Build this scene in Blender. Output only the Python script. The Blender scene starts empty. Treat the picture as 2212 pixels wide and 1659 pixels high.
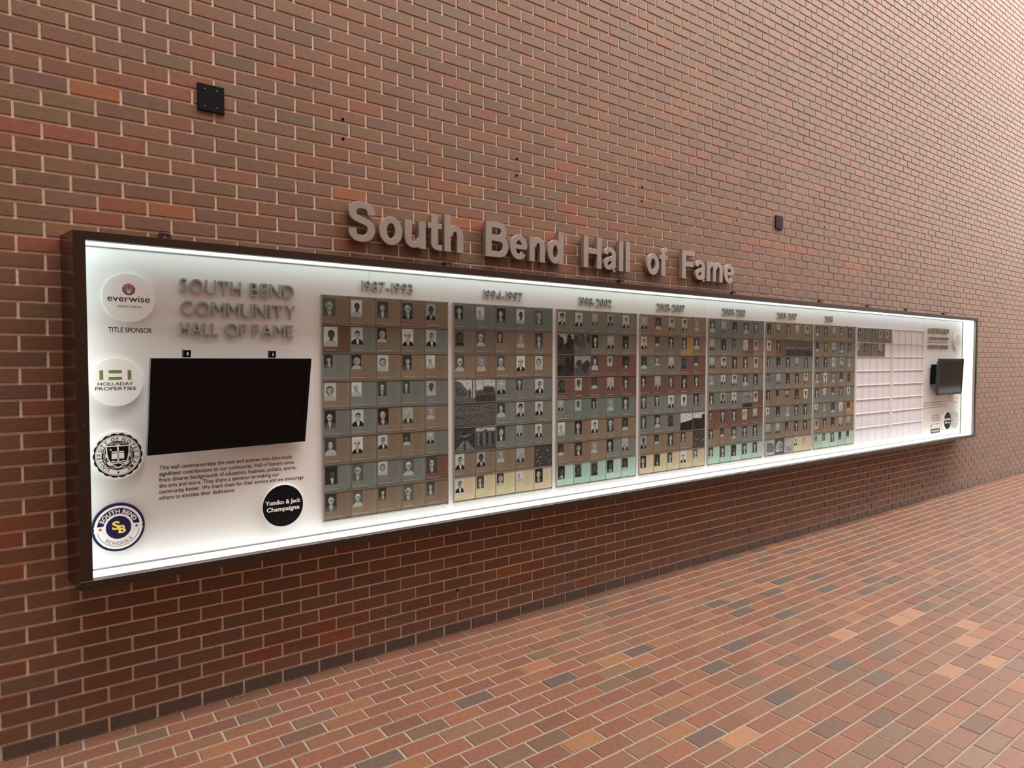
import bpy, bmesh, math, random
import numpy as np
from mathutils import Matrix, Vector

C = bpy.context.scene.collection
SC = bpy.context.scene
L = 0.2032                 # brick module, metres
H = 0.355970815            # course height in brick modules
CH = H * L                 # course height, metres
def U(i): return i * L
def V(v): return (10.5 - v) * CH
def YY(y): return y * L

# ------------------------------------------------------------------ camera
F_PX = 1405.42275
RM = [[0.811166043, -0.584815847, 0.000273575],
      [-0.0206665998, -0.0291330083, -0.999361876],
      [0.584450632, 0.810642765, -0.0357178622]]
CAM = Vector((-0.59528557 * L, -17.62235959 * L, (4.94673679 + 10.5 * H) * L))
cd = bpy.data.cameras.new('camera'); cam = bpy.data.objects.new('camera', cd); C.objects.link(cam)
cd.sensor_width = 36.0; cd.lens = F_PX / 2212 * 36.0; cd.clip_end = 300; cd.clip_start = 0.05
m = Matrix(((RM[0][0], -RM[1][0], -RM[2][0], CAM.x),
            (RM[0][1], -RM[1][1], -RM[2][1], CAM.y),
            (RM[0][2], -RM[1][2], -RM[2][2], CAM.z), (0, 0, 0, 1)))
cam.matrix_world = m
SC.camera = cam

# ------------------------------------------------------------------ light and exposure
SC.view_settings.view_transform = 'Standard'
SC.view_settings.look = 'None'
SC.view_settings.gamma = 1.0
SC.view_settings.exposure = 0.0
SC.view_settings.use_curve_mapping = False
world = bpy.data.worlds.new('daylight'); world.use_nodes = True; SC.world = world
wb = world.node_tree.nodes['Background']
wb.inputs[0].default_value = (1.0, 0.96, 0.92, 1); wb.inputs[1].default_value = 1.25
def area(name, loc, size, size_y, power, color, target):
    ld = bpy.data.lights.new(name, 'AREA'); ld.shape = 'RECTANGLE'; ld.size = size; ld.size_y = size_y
    ld.energy = power; ld.color = color
    o = bpy.data.objects.new(name, ld); C.objects.link(o); o.location = loc
    o.rotation_euler = (Vector(target) - Vector(loc)).to_track_quat('-Z', 'Y').to_euler()
    return o
area('skylight', (11.0, -2.7, 10.8), 25.0, 2.4, 3150, (1.0, 0.945, 0.88), (11.0, -1.6, 0))
area('end_window', (21.0, -3.6, 6.8), 6.5, 5.0, 600, (1.0, 0.95, 0.92), (7.0, -2.4, 0))

# ------------------------------------------------------------------ materials
def mat(name, col=(0.5, 0.5, 0.5), rough=0.5, metal=0.0, spec=0.5, emit=None, estr=0.0, attr=False,
        noise=0.0, nscale=20.0, bump=0.0, bscale=200.0, coat=0.0, stretch=(1, 1, 1)):
    M = bpy.data.materials.new(name); M.use_nodes = True
    nt = M.node_tree; b = nt.nodes['Principled BSDF']
    b.inputs['Base Color'].default_value = (*col, 1); b.inputs['Roughness'].default_value = rough
    b.inputs['Metallic'].default_value = metal; b.inputs['Specular IOR Level'].default_value = spec
    b.inputs['Coat Weight'].default_value = coat; b.inputs['Coat Roughness'].default_value = 0.08
    if emit: b.inputs['Emission Color'].default_value = (*emit, 1); b.inputs['Emission Strength'].default_value = estr
    src = None
    if attr:
        a = nt.nodes.new('ShaderNodeAttribute'); a.attribute_name = 'Col'; src = a.outputs['Color']
    if noise > 0 or bump > 0:
        g = nt.nodes.new('ShaderNodeNewGeometry'); mp = nt.nodes.new('ShaderNodeMapping')
        mp.inputs['Scale'].default_value = stretch; nt.links.new(g.outputs['Position'], mp.inputs['Vector'])
    if noise > 0:
        n = nt.nodes.new('ShaderNodeTexNoise'); n.inputs['Scale'].default_value = nscale; n.inputs['Detail'].default_value = 5
        n.inputs['Roughness'].default_value = 0.65
        nt.links.new(mp.outputs[0], n.inputs['Vector'])
        mr = nt.nodes.new('ShaderNodeMapRange'); mr.inputs['From Min'].default_value = 0.25; mr.inputs['From Max'].default_value = 0.75
        mr.inputs['To Min'].default_value = 1 - noise; mr.inputs['To Max'].default_value = 1 + noise
        nt.links.new(n.outputs['Fac'], mr.inputs['Value'])
        vm = nt.nodes.new('ShaderNodeVectorMath'); vm.operation = 'SCALE'
        if src: nt.links.new(src, vm.inputs[0])
        else: vm.inputs[0].default_value = col
        nt.links.new(mr.outputs[0], vm.inputs['Scale']); src = vm.outputs[0]
    if src: nt.links.new(src, b.inputs['Base Color'])
    if bump > 0:
        n2 = nt.nodes.new('ShaderNodeTexNoise'); n2.inputs['Scale'].default_value = bscale; n2.inputs['Detail'].default_value = 4
        nt.links.new(mp.outputs[0], n2.inputs['Vector'])
        bp = nt.nodes.new('ShaderNodeBump'); bp.inputs['Strength'].default_value = bump; bp.inputs['Distance'].default_value = 0.002
        nt.links.new(n2.outputs['Fac'], bp.inputs['Height']); nt.links.new(bp.outputs[0], b.inputs['Normal'])
    return M

M_BRICK = mat('wall_brick', rough=0.62, attr=True, noise=0.22, nscale=38, bump=0.5, bscale=420, spec=0.45, stretch=(0.6, 1, 1.6))
M_MORTAR = mat('mortar', (0.70, 0.55, 0.42), rough=0.9, noise=0.18, nscale=60, bump=0.6, bscale=300, spec=0.1)
M_PAVER = mat('floor_paver', rough=0.38, attr=True, noise=0.2, nscale=45, bump=0.45, bscale=500, spec=0.5)
M_GROUT = mat('floor_grout', (0.29, 0.235, 0.185), rough=0.85, noise=0.2, nscale=50, bump=0.5, bscale=350, spec=0.2)
M_FRAME = mat('brown_metal', (0.022, 0.011, 0.006), rough=0.30, metal=0.0, spec=0.55, noise=0.15, nscale=12)
M_SIDE = mat('brown_metal_side', (0.030, 0.014, 0.008), rough=0.22, spec=0.7)
M_STRIP = mat('grey_return', (0.16, 0.14, 0.13), rough=0.35, spec=0.5)
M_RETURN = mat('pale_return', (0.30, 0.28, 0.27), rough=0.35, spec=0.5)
M_PANELB = mat('cool_white_laminate', (0.68, 0.69, 0.75), rough=0.4, spec=0.4)
M_PANEL = mat('white_laminate', (0.70, 0.70, 0.69), rough=0.45, spec=0.4, noise=0.02, nscale=5)
M_LIGHT = mat('lit_diffuser', (0.9, 0.9, 0.9), rough=0.4, emit=(0.80, 1.0, 0.97), estr=1.4)
M_LIGHTT = mat('lit_diffuser_top', (0.9, 0.9, 0.9), rough=0.4, emit=(0.80, 1.0, 0.97), estr=2.3)
M_LEDGE = mat('white_ledge', (0.86, 0.87, 0.87), rough=0.5)
M_RAILD = mat('rack_rail_dark', (0.17, 0.165, 0.145), rough=0.3, spec=0.6)
M_RACK = mat('rack_acrylic', (0.27, 0.275, 0.26), rough=0.35, spec=0.5)
M_RAIL = mat('rack_rail_white', (0.74, 0.73, 0.70), rough=0.4, spec=0.4)
M_GLASS = mat('glass_plaque', rough=0.13, attr=True, spec=0.5, noise=0.05, nscale=160, stretch=(0.15, 1, 3.0))
M_PRINT = mat('photo_print', rough=0.25, attr=True, spec=0.25)
M_SCENE = mat('scene_print', rough=0.25, attr=True, spec=0.25, noise=0.75, nscale=95)
M_LETTER = mat('grey_letter', (0.31, 0.315, 0.29), rough=0.38, spec=0.5)
M_LETTER_L = mat('grey_letter_pale', (0.36, 0.36, 0.33), rough=0.4, spec=0.5)
M_STEEL = mat('brushed_metal', (0.31, 0.265, 0.235), rough=0.42, metal=0.45, spec=0.5, noise=0.10, nscale=9, bump=0.2, bscale=900)
M_WHITE = mat('disc_white', (0.78, 0.77, 0.75), rough=0.35)
M_INK = mat('black_ink', (0.004, 0.004, 0.005), rough=0.55, spec=0.12)
M_INKG = mat('grey_ink', (0.11, 0.10, 0.10), rough=0.5)
M_BLACK = mat('black_gloss', (0.003, 0.003, 0.004), rough=0.25, spec=0.12)
M_SCREEN = mat('dark_screen', (0.002, 0.0015, 0.002), rough=0.08, spec=0.16)
M_TVSIDE = mat('tv_casing', (0.030, 0.034, 0.036), rough=0.4, spec=0.5)
M_TVEDGE = mat('tv_edge', (0.16, 0.17, 0.17), rough=0.35, spec=0.5)
M_NAVY = mat('navy', (0.008, 0.007, 0.055), rough=0.35)
M_YELLOW = mat('yellow', (0.86, 0.66, 0.13), rough=0.4)
M_RED = mat('red', (0.45, 0.02, 0.05), rough=0.4)
M_PLUM = mat('plum', (0.10, 0.008, 0.045), rough=0.4)
M_MAUVE = mat('mauve', (0.33, 0.06, 0.19), rough=0.4)
M_MAUVE2 = mat('mauve_dark', (0.18, 0.025, 0.09), rough=0.4)
M_GREEN = mat('olive_green', (0.13, 0.20, 0.065), rough=0.4)
M_GREYD = mat('disc_grey', (0.42, 0.45, 0.43), rough=0.4)
M_PLATE = mat('cover_plate', (0.004, 0.004, 0.005), rough=0.5, spec=0.12)
M_PLATEB = mat('cover_plate_brown', (0.028, 0.013, 0.012), rough=0.6, spec=0.1)
M_HOLE = mat('hole_dark', (0.004, 0.003, 0.003), rough=0.9, spec=0.0)
M_CHROME = mat('screw_metal', (0.35, 0.33, 0.30), rough=0.3, metal=0.8)
M_CEIL = mat('dark_ceiling', (0.10, 0.085, 0.075), rough=0.8)
M_TEXTW = mat('white_ink', (0.42, 0.42, 0.38), rough=0.5)

for M_, w_ in ((M_PAVER, 0.14), (M_GROUT, 0.15), (M_BRICK, 0.22)):      # sheen put into the materials to imitate hazy light at grazing angles
    p_ = M_.node_tree.nodes['Principled BSDF']; p_.inputs['Sheen Weight'].default_value = w_; p_.inputs['Sheen Roughness'].default_value = 0.45
    p_.inputs['Sheen Tint'].default_value = (1.0, 0.93, 0.88, 1)

# ------------------------------------------------------------------ mesh helpers
def link(name, me, parent=None, loc=None):
    o = bpy.data.objects.new(name, me); C.objects.link(o)
    if parent is not None: o.parent = parent
    if loc is not None: o.location = loc
    return o
def mesh(name, verts, faces, mt, cols=None):
    me = bpy.data.meshes.new(name); me.from_pydata([tuple(v) for v in verts], [], faces); me.update()
    me.materials.append(mt)
    if cols is not None:
        a = me.color_attributes.new('Col', 'FLOAT_COLOR', 'POINT')
        arr = np.ones((len(verts), 4), dtype=np.float32); arr[:, :3] = np.array(cols, dtype=np.float32)
        a.data.foreach_set('color', arr.ravel())
    return me
class MB:
    def __init__(s): s.v = []; s.f = []; s.c = []
    def add(s, vs, fs, col=None):
        n = len(s.v); s.v += [tuple(v) for v in vs]; s.f += [tuple(i + n for i in f) for f in fs]
        s.c += [col or (1, 1, 1)] * len(vs)
    def box(s, x0, x1, y0, y1, z0, z1, col=None, bev=0.0):
        if bev <= 0:
            vs = [(x0, y0, z0), (x1, y0, z0), (x1, y1, z0), (x0, y1, z0), (x0, y0, z1), (x1, y0, z1), (x1, y1, z1), (x0, y1, z1)]
            s.add(vs, [(0, 3, 2, 1), (4, 5, 6, 7), (0, 1, 5, 4), (1, 2, 6, 5), (2, 3, 7, 6), (3, 0, 4, 7)], col)
        else:                                            # chamfered front (towards -y)
            b = bev
            vs = [(x0 + b, y0, z0 + b), (x1 - b, y0, z0 + b), (x1 - b, y0, z1 - b), (x0 + b, y0, z1 - b),
                  (x0, y0 + b, z0), (x1, y0 + b, z0), (x1, y0 + b, z1), (x0, y0 + b, z1),
                  (x0, y1, z0), (x1, y1, z0), (x1, y1, z1), (x0, y1, z1)]
            fs = [(0, 1, 2, 3)]
            for k in range(4):
                j = (k + 1) % 4; fs += [(4 + k, 4 + j, j, k), (8 + k, 8 + j, 4 + j, 4 + k)]
            fs.append((11, 10, 9, 8)); s.add(vs, fs, col)
    def poly(s, pts, y, col=None):                       # flat polygon facing -y, points (x, z) any winding
        a = sum(pts[i][0] * pts[(i + 1) % len(pts)][1] - pts[(i + 1) % len(pts)][0] * pts[i][1] for i in range(len(pts)))
        if a < 0: pts = pts[::-1]
        s.add([(p[0], y, p[1]) for p in pts], [tuple(range(len(pts)))], col)
    def slab(s, pts, y0, y1, col=None):                  # polygon extruded from y0 (front) to y1 (back)
        a = sum(pts[i][0] * pts[(i + 1) % len(pts)][1] - pts[(i + 1) % len(pts)][0] * pts[i][1] for i in range(len(pts)))
        if a < 0: pts = pts[::-1]
        n = len(pts)
        s.add([(p[0], y0, p[1]) for p in pts] + [(p[0], y1, p[1]) for p in pts],
              [tuple(range(n))] + [(i, n + i, n + (i + 1) % n, (i + 1) % n) for i in range(n)] + [tuple(range(2 * n - 1, n - 1, -1))], col)
    def ring(s, cx, cz, rx0, rz0, rx1, rz1, y0, y1, n=64, a0=0.0, a1=360.0, col=None):
        full = abs(a1 - a0) >= 359.9; k = n if full else n + 1
        vs = []
        for i in range(k):
            t = math.radians(a0 + (a1 - a0) * i / n); c_, s_ = math.cos(t), math.sin(t)
            vs += [(cx + rx0 * c_, y0, cz + rz0 * s_), (cx + rx1 * c_, y0, cz + rz1 * s_), (cx + rx1 * c_, y1, cz + rz1 * s_), (cx + rx0 * c_, y1, cz + rz0 * s_)]
        fs = []
        for i in range(n):
            a, b = 4 * i, 4 * ((i + 1) % k)
            fs += [(a, b, b + 1, a + 1), (a + 1, b + 1, b + 2, a + 2), (a + 3, a + 2, b + 2, b + 3), (a, a + 3, b + 3, b)]
        s.add(vs, fs, col)
    def build(s, name, mt, parent=None, loc=None, cols=False):
        return link(name, mesh(name, s.v, s.f, mt, s.c if cols else None), parent, loc)
def ell(cx, cz, rx, rz, n=48, a0=0, a1=360):
    full = abs(a1 - a0) >= 359.9
    return [(cx + rx * math.cos(math.radians(a0 + (a1 - a0) * i / n)), cz + rz * math.sin(math.radians(a0 + (a1 - a0) * i / n))) for i in range(n if full else n + 1)]
def empty(name, loc, label=None, cat=None, group=None):
    o = bpy.data.objects.new(name, None); C.objects.link(o); o.location = loc; o.empty_display_size = 0.1
    if label: o['label'] = label
    if cat: o['category'] = cat
    if group: o['group'] = group
    return o
def tag(o, label=None, cat=None, group=None, kind=None):
    if label: o['label'] = label
    if cat: o['category'] = cat
    if group: o['group'] = group
    if kind: o['kind'] = kind
    return o

# camera projection in target pixels (only used to rank the bricks by how large they show)
RMn = np.array(RM); CMn = np.array(CAM)
def project(x, y, z):
    p = np.stack([x, y, z], -1) - CMn; c = p @ RMn.T
    d = np.where(c[..., 2] > 0.05, c[..., 2], 1e9)
    return 1106 + F_PX * c[..., 0] / d, 829.5 + F_PX * c[..., 1] / d, c[..., 2]

# ------------------------------------------------------------------ bricks and pavers
rng = random.Random(11)
W_PAL = [((0.158, 0.068, 0.036), 36), ((0.152, 0.072, 0.038), 22), ((0.168, 0.064, 0.032), 16), ((0.138, 0.074, 0.038), 9),
         ((0.150, 0.068, 0.047), 8), ((0.188, 0.062, 0.030), 5), ((0.138, 0.073, 0.039), 4), ((0.146, 0.070, 0.048), 3)]
F_PAL = [((0.190, 0.078, 0.044), 32), ((0.178, 0.081, 0.048), 24), ((0.198, 0.089, 0.046), 14), ((0.172, 0.071, 0.047), 14),
         ((0.142, 0.079, 0.052), 8), ((0.235, 0.102, 0.048), 4), ((0.118, 0.073, 0.055), 2), ((0.172, 0.091, 0.053), 6)]
def pick(pal):
    t = rng.random() * sum(w for _, w in pal)
    for c, w in pal:
        t -= w
        if t <= 0: break
    k = rng.uniform(0.88, 1.12)
    return tuple(x * k * rng.uniform(0.96, 1.04) for x in c)
ORANGE = (0.25, 0.078, 0.024); REDO = (0.215, 0.062, 0.028); OLIVE = (0.146, 0.083, 0.043); PURP = (0.14, 0.078, 0.070)
TANO = (0.20, 0.085, 0.034); LIGHTO = (0.31, 0.155, 0.082); DARKF = (0.100, 0.068, 0.054)
SPECIAL = {(6, 11): ORANGE, (-27, 6): ORANGE, (-26, 9): ORANGE, (-26, 10): ORANGE, (-26, 13): ORANGE, (-31, 0): ORANGE, (-24, 1): ORANGE, (8, 5): ORANGE, (-26, 8): TANO, (-29, 10): TANO, (-27, 15): TANO, (-22, -1): TANO, (-29, 14): REDO, (-28, 14): REDO, (-33, 14): REDO, (-28, 24): REDO, (-29, 25): REDO, (-29, 26): REDO, (-29, 27): REDO, (-29, 28): REDO, (-29, 29): REDO, (-29, 30): REDO, (-28, 33): REDO, (-28, 34): REDO, (-27, 33): REDO, (-27, 34): REDO, (-34, 38): REDO, (-37, 39): REDO, (-28, 41): REDO, (-28, 42): REDO, (-29, 44): REDO, (-28, -2): REDO, (-28, -1): REDO, (-23, 0): REDO, (-24, 0): REDO, (-21, -1): REDO, (8, 3): REDO, (7, 5): REDO, (-3, -2): REDO, (-1, -2): REDO, (-32, 5): OLIVE, (-32, 6): OLIVE, (-30, 3): OLIVE, (-30, 4): OLIVE, (-33, 13): OLIVE, (-28, 10): OLIVE, (-30, -1): OLIVE, (-29, -1): OLIVE}
FSPECIAL = {(14, 19): LIGHTO, (15, 22): LIGHTO, (15, 23): LIGHTO, (19, 22): LIGHTO, (20, 19): LIGHTO, (18, 23): LIGHTO, (21, 21): LIGHTO, (17, 12): LIGHTO, (7, 24): DARKF, (6, 22): DARKF, (9, 23): DARKF, (7, 21): DARKF, (7, 19): DARKF, (8, 18): DARKF, (6, 18): DARKF, (10, 19): DARKF, (11, 16): DARKF, (12, 14): DARKF, (16, 17): DARKF, (16, 14): DARKF, (10, 25): DARKF, (11, 26): DARKF, (11, 24): DARKF, (8, 13): DARKF, (8, 10): DARKF}
def brick_mesh(name, w, h, dep, bev, mt, col):
    b = MB(); b.box(-w / 2, w / 2, 0, dep, -h / 2, h / 2, col, bev)
    f = [q for q in b.f if q != b.f[-1]]
    return mesh(name, b.v, b.f[:-1], mt, b.c)

JW = 0.0115
BW, BH = L - JW, CH - JW
wall = []
for v in range(-118, 11):
    for i in range(-22, 104):
        ic = i + 0.5 if v % 2 else i + 1.0
        if 0.6 < ic < 48.0 and -20 < v < -1: continue     # wholly behind the case
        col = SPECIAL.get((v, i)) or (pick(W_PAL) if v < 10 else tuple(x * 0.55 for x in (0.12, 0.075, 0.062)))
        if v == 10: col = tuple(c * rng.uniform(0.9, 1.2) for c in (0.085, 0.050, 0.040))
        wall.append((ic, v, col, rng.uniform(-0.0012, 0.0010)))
wx = np.array([w[0] * L for w in wall]); wz = np.array([V(w[1]) for w in wall])
px0, py0, d0 = project(wx - L / 2, wx * 0, wz); px1, py1, d1 = project(wx + L / 2, wx * 0, wz)
pxa, pya, _ = project(wx, wx * 0, wz + CH / 2); pxb, pyb, _ = project(wx, wx * 0, wz - CH / 2)
mx, my = (px0 + px1) / 2, (py0 + py1) / 2
area_px = (px1 - px0) * (pyb - pya)
vis = (mx > 8) & (mx < 2204) & (my > 8) & (my < 1651) & (d0 > 0)
hid = np.array([(-0.2 < w[0] < 48.8 and -21.8 < w[1] < 0.2) for w in wall])
rank = np.where(vis & ~hid, area_px, -1)
top = set(np.argsort(-rank)[:300].tolist())
wall_back = MB()
wall_back.box(U(-22), U(104), 0.0060, 0.30, 0.0, V(-119), None)
WB = tag(wall_back.build('wall_back', M_MORTAR), kind='structure')
cache = {}
big = MB()
for k, (ic, v, col, dy) in enumerate(wall):
    if k in top:
        key = tuple(round(c, 2) for c in col)
        me = cache.get(key)
        if me is None: me = cache[key] = brick_mesh('brick', BW, BH, 0.030, 0.0018, M_BRICK, col)
        link('brick', me, WB, (U(ic), dy, V(v)))
    else:
        x, z = U(ic), V(v); b = 0.0018
        big.box(x - BW / 2, x + BW / 2, dy, 0.012, z - BH / 2, z + BH / 2, col, b); big.f.pop()
tag(big.build('brick_field', M_BRICK, WB, cols=True), kind='stuff')

PL = 1.0195 * L; PW = 0.5 * L; PJ = 0.0095
pav = []
for r in range(0, 68):
    for i in range(-24, 100):
        xo = (i + 0.5) * 1.0195 - 0.02 + (0.59 - 1.0 if r % 2 else 0.0)
        jx = rng.uniform(-0.01, 0.01)
        pav.append((xo + jx, -(r + 0.5) * 0.5, FSPECIAL.get((r, i)) or pick(F_PAL), rng.uniform(-0.0008, 0.0008), r))
pX = np.array([p[0] * L for p in pav]); pY = np.array([p[1] * L for p in pav])
qx0, qy0, e0 = project(pX - PL / 2, pY, pX * 0); qx1, qy1, _ = project(pX + PL / 2, pY, pX * 0)
ra, rb, _ = project(pX, pY - PW / 2, pX * 0); rc, rd, _ = project(pX, pY + PW / 2, pX * 0)
ar = np.abs((qx1 - qx0) * (rd - rb) - (qy1 - qy0) * (rc - ra))
cx_, cy_ = (qx0 + qx1) / 2, (qy0 + qy1) / 2
vis = (cx_ > 10) & (cx_ < 2202) & (cy_ > 10) & (cy_ < 1650) & (e0 > 0)
topf = set(np.argsort(-np.where(vis, ar, -1))[:300].tolist())
fl = MB(); fl.box(U(-22), U(104), YY(-36), 0.30, -0.20, -0.0035)
FL = tag(fl.build('floor', M_GROUT), kind='structure')
big = MB(); cache = {}
def paver(b, x, y, w, h, z, col):
    k = 0.0025
    vs = [(x - w / 2 + k, y - h / 2 + k, z), (x + w / 2 - k, y - h / 2 + k, z), (x + w / 2 - k, y + h / 2 - k, z), (x - w / 2 + k, y + h / 2 - k, z),
          (x - w / 2, y - h / 2, z - k), (x + w / 2, y - h / 2, z - k), (x + w / 2, y + h / 2, z - k), (x - w / 2, y + h / 2, z - k),
          (x - w / 2, y - h / 2, z - 0.012), (x + w / 2, y - h / 2, z - 0.012), (x + w / 2, y + h / 2, z - 0.012), (x - w / 2, y + h / 2, z - 0.012)]
    fs = [(0, 1, 2, 3)]
    for a in range(4):
        j = (a + 1) % 4; fs += [(4 + a, 4 + j, j, a), (8 + a, 8 + j, 4 + j, 4 + a)]
    b.add(vs, fs, col)
for k, (i, y, col, dz, r) in enumerate(pav):
    if k in topf:
        key = tuple(round(c, 2) for c in col)
        me = cache.get(key)
        if me is None:
            t = MB(); paver(t, 0, 0, PL - PJ, PW - PJ, 0, col); me = cache[key] = mesh('paver', t.v, t.f, M_PAVER, t.c)
        link('paver', me, FL, (U(i), YY(y), dz))
    else:
        paver(big, U(i), YY(y), PL - PJ, PW - PJ, dz, col)
tag(big.build('paver_field', M_PAVER, FL, cols=True), kind='stuff')

# the far side of the hall (behind the camera) and its roof edge
M_FAR = mat('far_brick', (0.15, 0.06, 0.04), rough=0.7)
nt = M_FAR.node_tree; bt = nt.nodes.new('ShaderNodeTexBrick'); tc = nt.nodes.new('ShaderNodeNewGeometry'); mp = nt.nodes.new('ShaderNodeMapping')
mp.inputs['Rotation'].default_value = (math.radians(90), 0, 0)
nt.links.new(tc.outputs['Position'], mp.inputs['Vector']); nt.links.new(mp.outputs[0], bt.inputs['Vector'])
bt.inputs['Scale'].default_value = 1.0; bt.inputs['Brick Width'].default_value = L; bt.inputs['Row Height'].default_value = CH
bt.inputs['Mortar Size'].default_value = 0.006; bt.inputs['Color1'].default_value = (0.17, 0.07, 0.045, 1); bt.inputs['Color2'].default_value = (0.13, 0.06, 0.04, 1)
bt.inputs['Mortar'].default_value = (0.5, 0.38, 0.3, 1); nt.links.new(bt.outputs['Color'], nt.nodes['Principled BSDF'].inputs['Base Color'])
b = MB(); b.box(U(-22), U(200), YY(-37), YY(-36), 0, V(-119)); tag(b.build('wall_front', M_FAR), kind='structure')
b = MB(); b.box(U(-23), U(-22), YY(-37), 0.30, 0, V(-119)); tag(b.build('wall_left', M_FAR), kind='structure')

# ------------------------------------------------------------------ wall fittings
t = empty('cover_plate', (U(2.915), 0, V(-32.08)), 'large square black metal blank plate screwed to the upper left brickwork', 'cover plate')
b = MB(); w, h = U(0.615) / 2, 1.83 * CH / 2; b.box(-w, w, -0.010, 0.002, -h, h, None, 0.002); b.build('plate', M_PLATE, t)
for sx, sz in ((-0.4, 0.62), (0.35, 0.62), (-0.4, -0.66), (0.35, -0.66)):
    b = MB(); b.slab(ell(sx * w * 1.2, sz * h, 0.0035, 0.0035, 12), -0.0115, -0.009); b.build('screw', M_CHROME, t)
t = empty('cover_plate', (U(27.50), 0, V(-32.08)), 'small upright dark brown blank plate on the bricks right of the big sign', 'cover plate')
w, h = U(0.57) / 2, 1.72 * CH / 2
b = MB(); b.box(-w, w, -0.012, 0.002, -h, h, None, 0.002); b.build('plate', M_PLATEB, t)
for sz in (0.75, -0.75):
    b = MB(); b.slab(ell(w * 0.6, sz * h, 0.004, 0.004, 12), -0.0135, -0.011); b.build('screw', M_CHROME, t)
for (hi, hv) in [(6.315, -32.73), (6.315, -31.23), (12.31, -32.70), (12.30, -31.17), (18.29, -32.71), (18.27, -31.18), (24.30, -32.76), (24.30, -31.27), (31.55, -32.83), (31.55, -31.27), (9.962, 6.62)]:
    b = MB(); b.slab(ell(0, 0, 0.0075, 0.0075, 16), -0.0012, 0.004); b.build('drill_hole', M_HOLE, WB, (U(hi), -0.001, V(hv)))

# ------------------------------------------------------------------ big metal sign: drawn strokes
def arc(cx, cy, rx, ry, a0, a1, n=28): return [(cx + rx * math.cos(math.radians(a0 + (a1 - a0) * k / n)), cy + ry * math.sin(math.radians(a0 + (a1 - a0) * k / n))) for k in range(n + 1)]
def smooth(pts, n=5):
    out = []
    P = [pts[0]] + pts + [pts[-1]]
    for k in range(1, len(P) - 2):
        p0, p1, p2, p3 = P[k - 1], P[k], P[k + 1], P[k + 2]
        for j in range(n):
            t = j / n
            out.append(tuple(0.5 * ((2 * p1[a]) + (-p0[a] + p2[a]) * t + (2 * p0[a] - 5 * p1[a] + 4 * p2[a] - p3[a]) * t * t + (-p0[a] + 3 * p1[a] - 3 * p2[a] + p3[a]) * t ** 3) for a in (0, 1)))
    out.append(pts[-1]); return out
S_, HS = 0.205, 0.17
def stem(x, y1, y0=0.0): return ([(x, y1), (x, y0)], S_, HS, False)
def bar(x0, x1, y, t=HS): return ([(x0, y), (x1, y)], S_, t, False)
G = {
 'S': (0.71, [(smooth([(.61, .69), (.59, .80), (.50, .89), (.355, .915), (.21, .885), (.122, .79), (.118, .70), (.165, .615), (.27, .565), (.40, .525), (.52, .475), (.597, .385), (.60, .27), (.54, .155), (.42, .095), (.34, .085), (.20, .11), (.125, .19), (.098, .32)]), .205, .17, False)]),
 'o': (0.64, [(arc(.32, .365, .2175, .28, 0, 360, 40)[:-1], S_, HS, True)]),
 'u': (0.605, [(smooth([(.1, .72), (.1, .50), (.1, .25), (.135, .14), (.21, .09), (.30, .09), (.40, .14), (.46, .24)]), S_, HS, False), stem(.503, .72)]),
 't': (0.42, [(smooth([(.2, .93), (.2, .6), (.2, .22), (.215, .12), (.28, .078), (.42, .078)]), S_, .15, False), bar(.0, .41, .645, .145)]),
 'h': (0.605, [stem(.1025, 1.0), (smooth([(.15, .46), (.21, .58), (.31, .64), (.41, .625), (.48, .55), (.5025, .43), (.5025, .2), (.5025, 0)]), S_, HS, False)]),
 'n': (0.605, [stem(.1025, .72), (smooth([(.15, .46), (.21, .58), (.31, .64), (.41, .625), (.48, .55), (.5025, .43), (.5025, .2), (.5025, 0)]), S_, HS, False)]),
 'm': (0.94, [stem(.1025, .72), (smooth([(.15, .48), (.20, .59), (.28, .64), (.37, .63), (.435, .57), (.455, .44), (.455, .2), (.455, 0)]), .19, HS, False), (smooth([(.50, .48), (.555, .59), (.645, .64), (.745, .63), (.82, .56), (.84, .44), (.84, .2), (.84, 0)]), .19, HS, False)]),
 'B': (0.775, [stem(.1025, 1.0), (smooth([(.1, .915), (.30, .915), (.45, .913), (.56, .875), (.61, .78), (.60, .66), (.53, .58), (.42, .545), (.1, .545)]), .195, HS, False), (smooth([(.30, .535), (.46, .535), (.60, .49), (.672, .39), (.672, .26), (.61, .14), (.48, .088), (.30, .085), (.1, .085)]), .205, HS, False)]),
 'e': (0.635, [(arc(.318, .365, .215, .28, 3, 322, 40), S_, HS, False), bar(.14, .60, .375, .13)]),
 'd': (0.62, [stem(.5175, 1.0), (arc(.295, .365, .192, .28, 0, 360, 36)[:-1], S_, HS, True)]),
 'H': (0.77, [stem(.1025, 1.0), stem(.6675, 1.0), bar(.1, .67, .535)]),
 'a': (0.60, [(smooth([(.105, .50), (.125, .58), (.20, .64), (.30, .65), (.41, .62), (.46, .53), (.46, .36), (.46, .16), (.49, .03), (.53, .02)]), .195, .155, False), (smooth([(.44, .41), (.33, .37), (.20, .335), (.115, .27), (.105, .17), (.16, .095), (.26, .08), (.38, .13), (.45, .26)]), .195, .15, False)]),
 'l': (0.205, [stem(.1025, 1.0)]),
 'f': (0.40, [(smooth([(.20, 0), (.20, .4), (.20, .76), (.22, .86), (.28, .915), (.40, .92)]), S_, .155, False), bar(.0, .40, .645, .14)]),
 'F': (0.69, [stem(.1025, 1.0), bar(.1, .69, .915), bar(.1, .62, .52)]),
}
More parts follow.
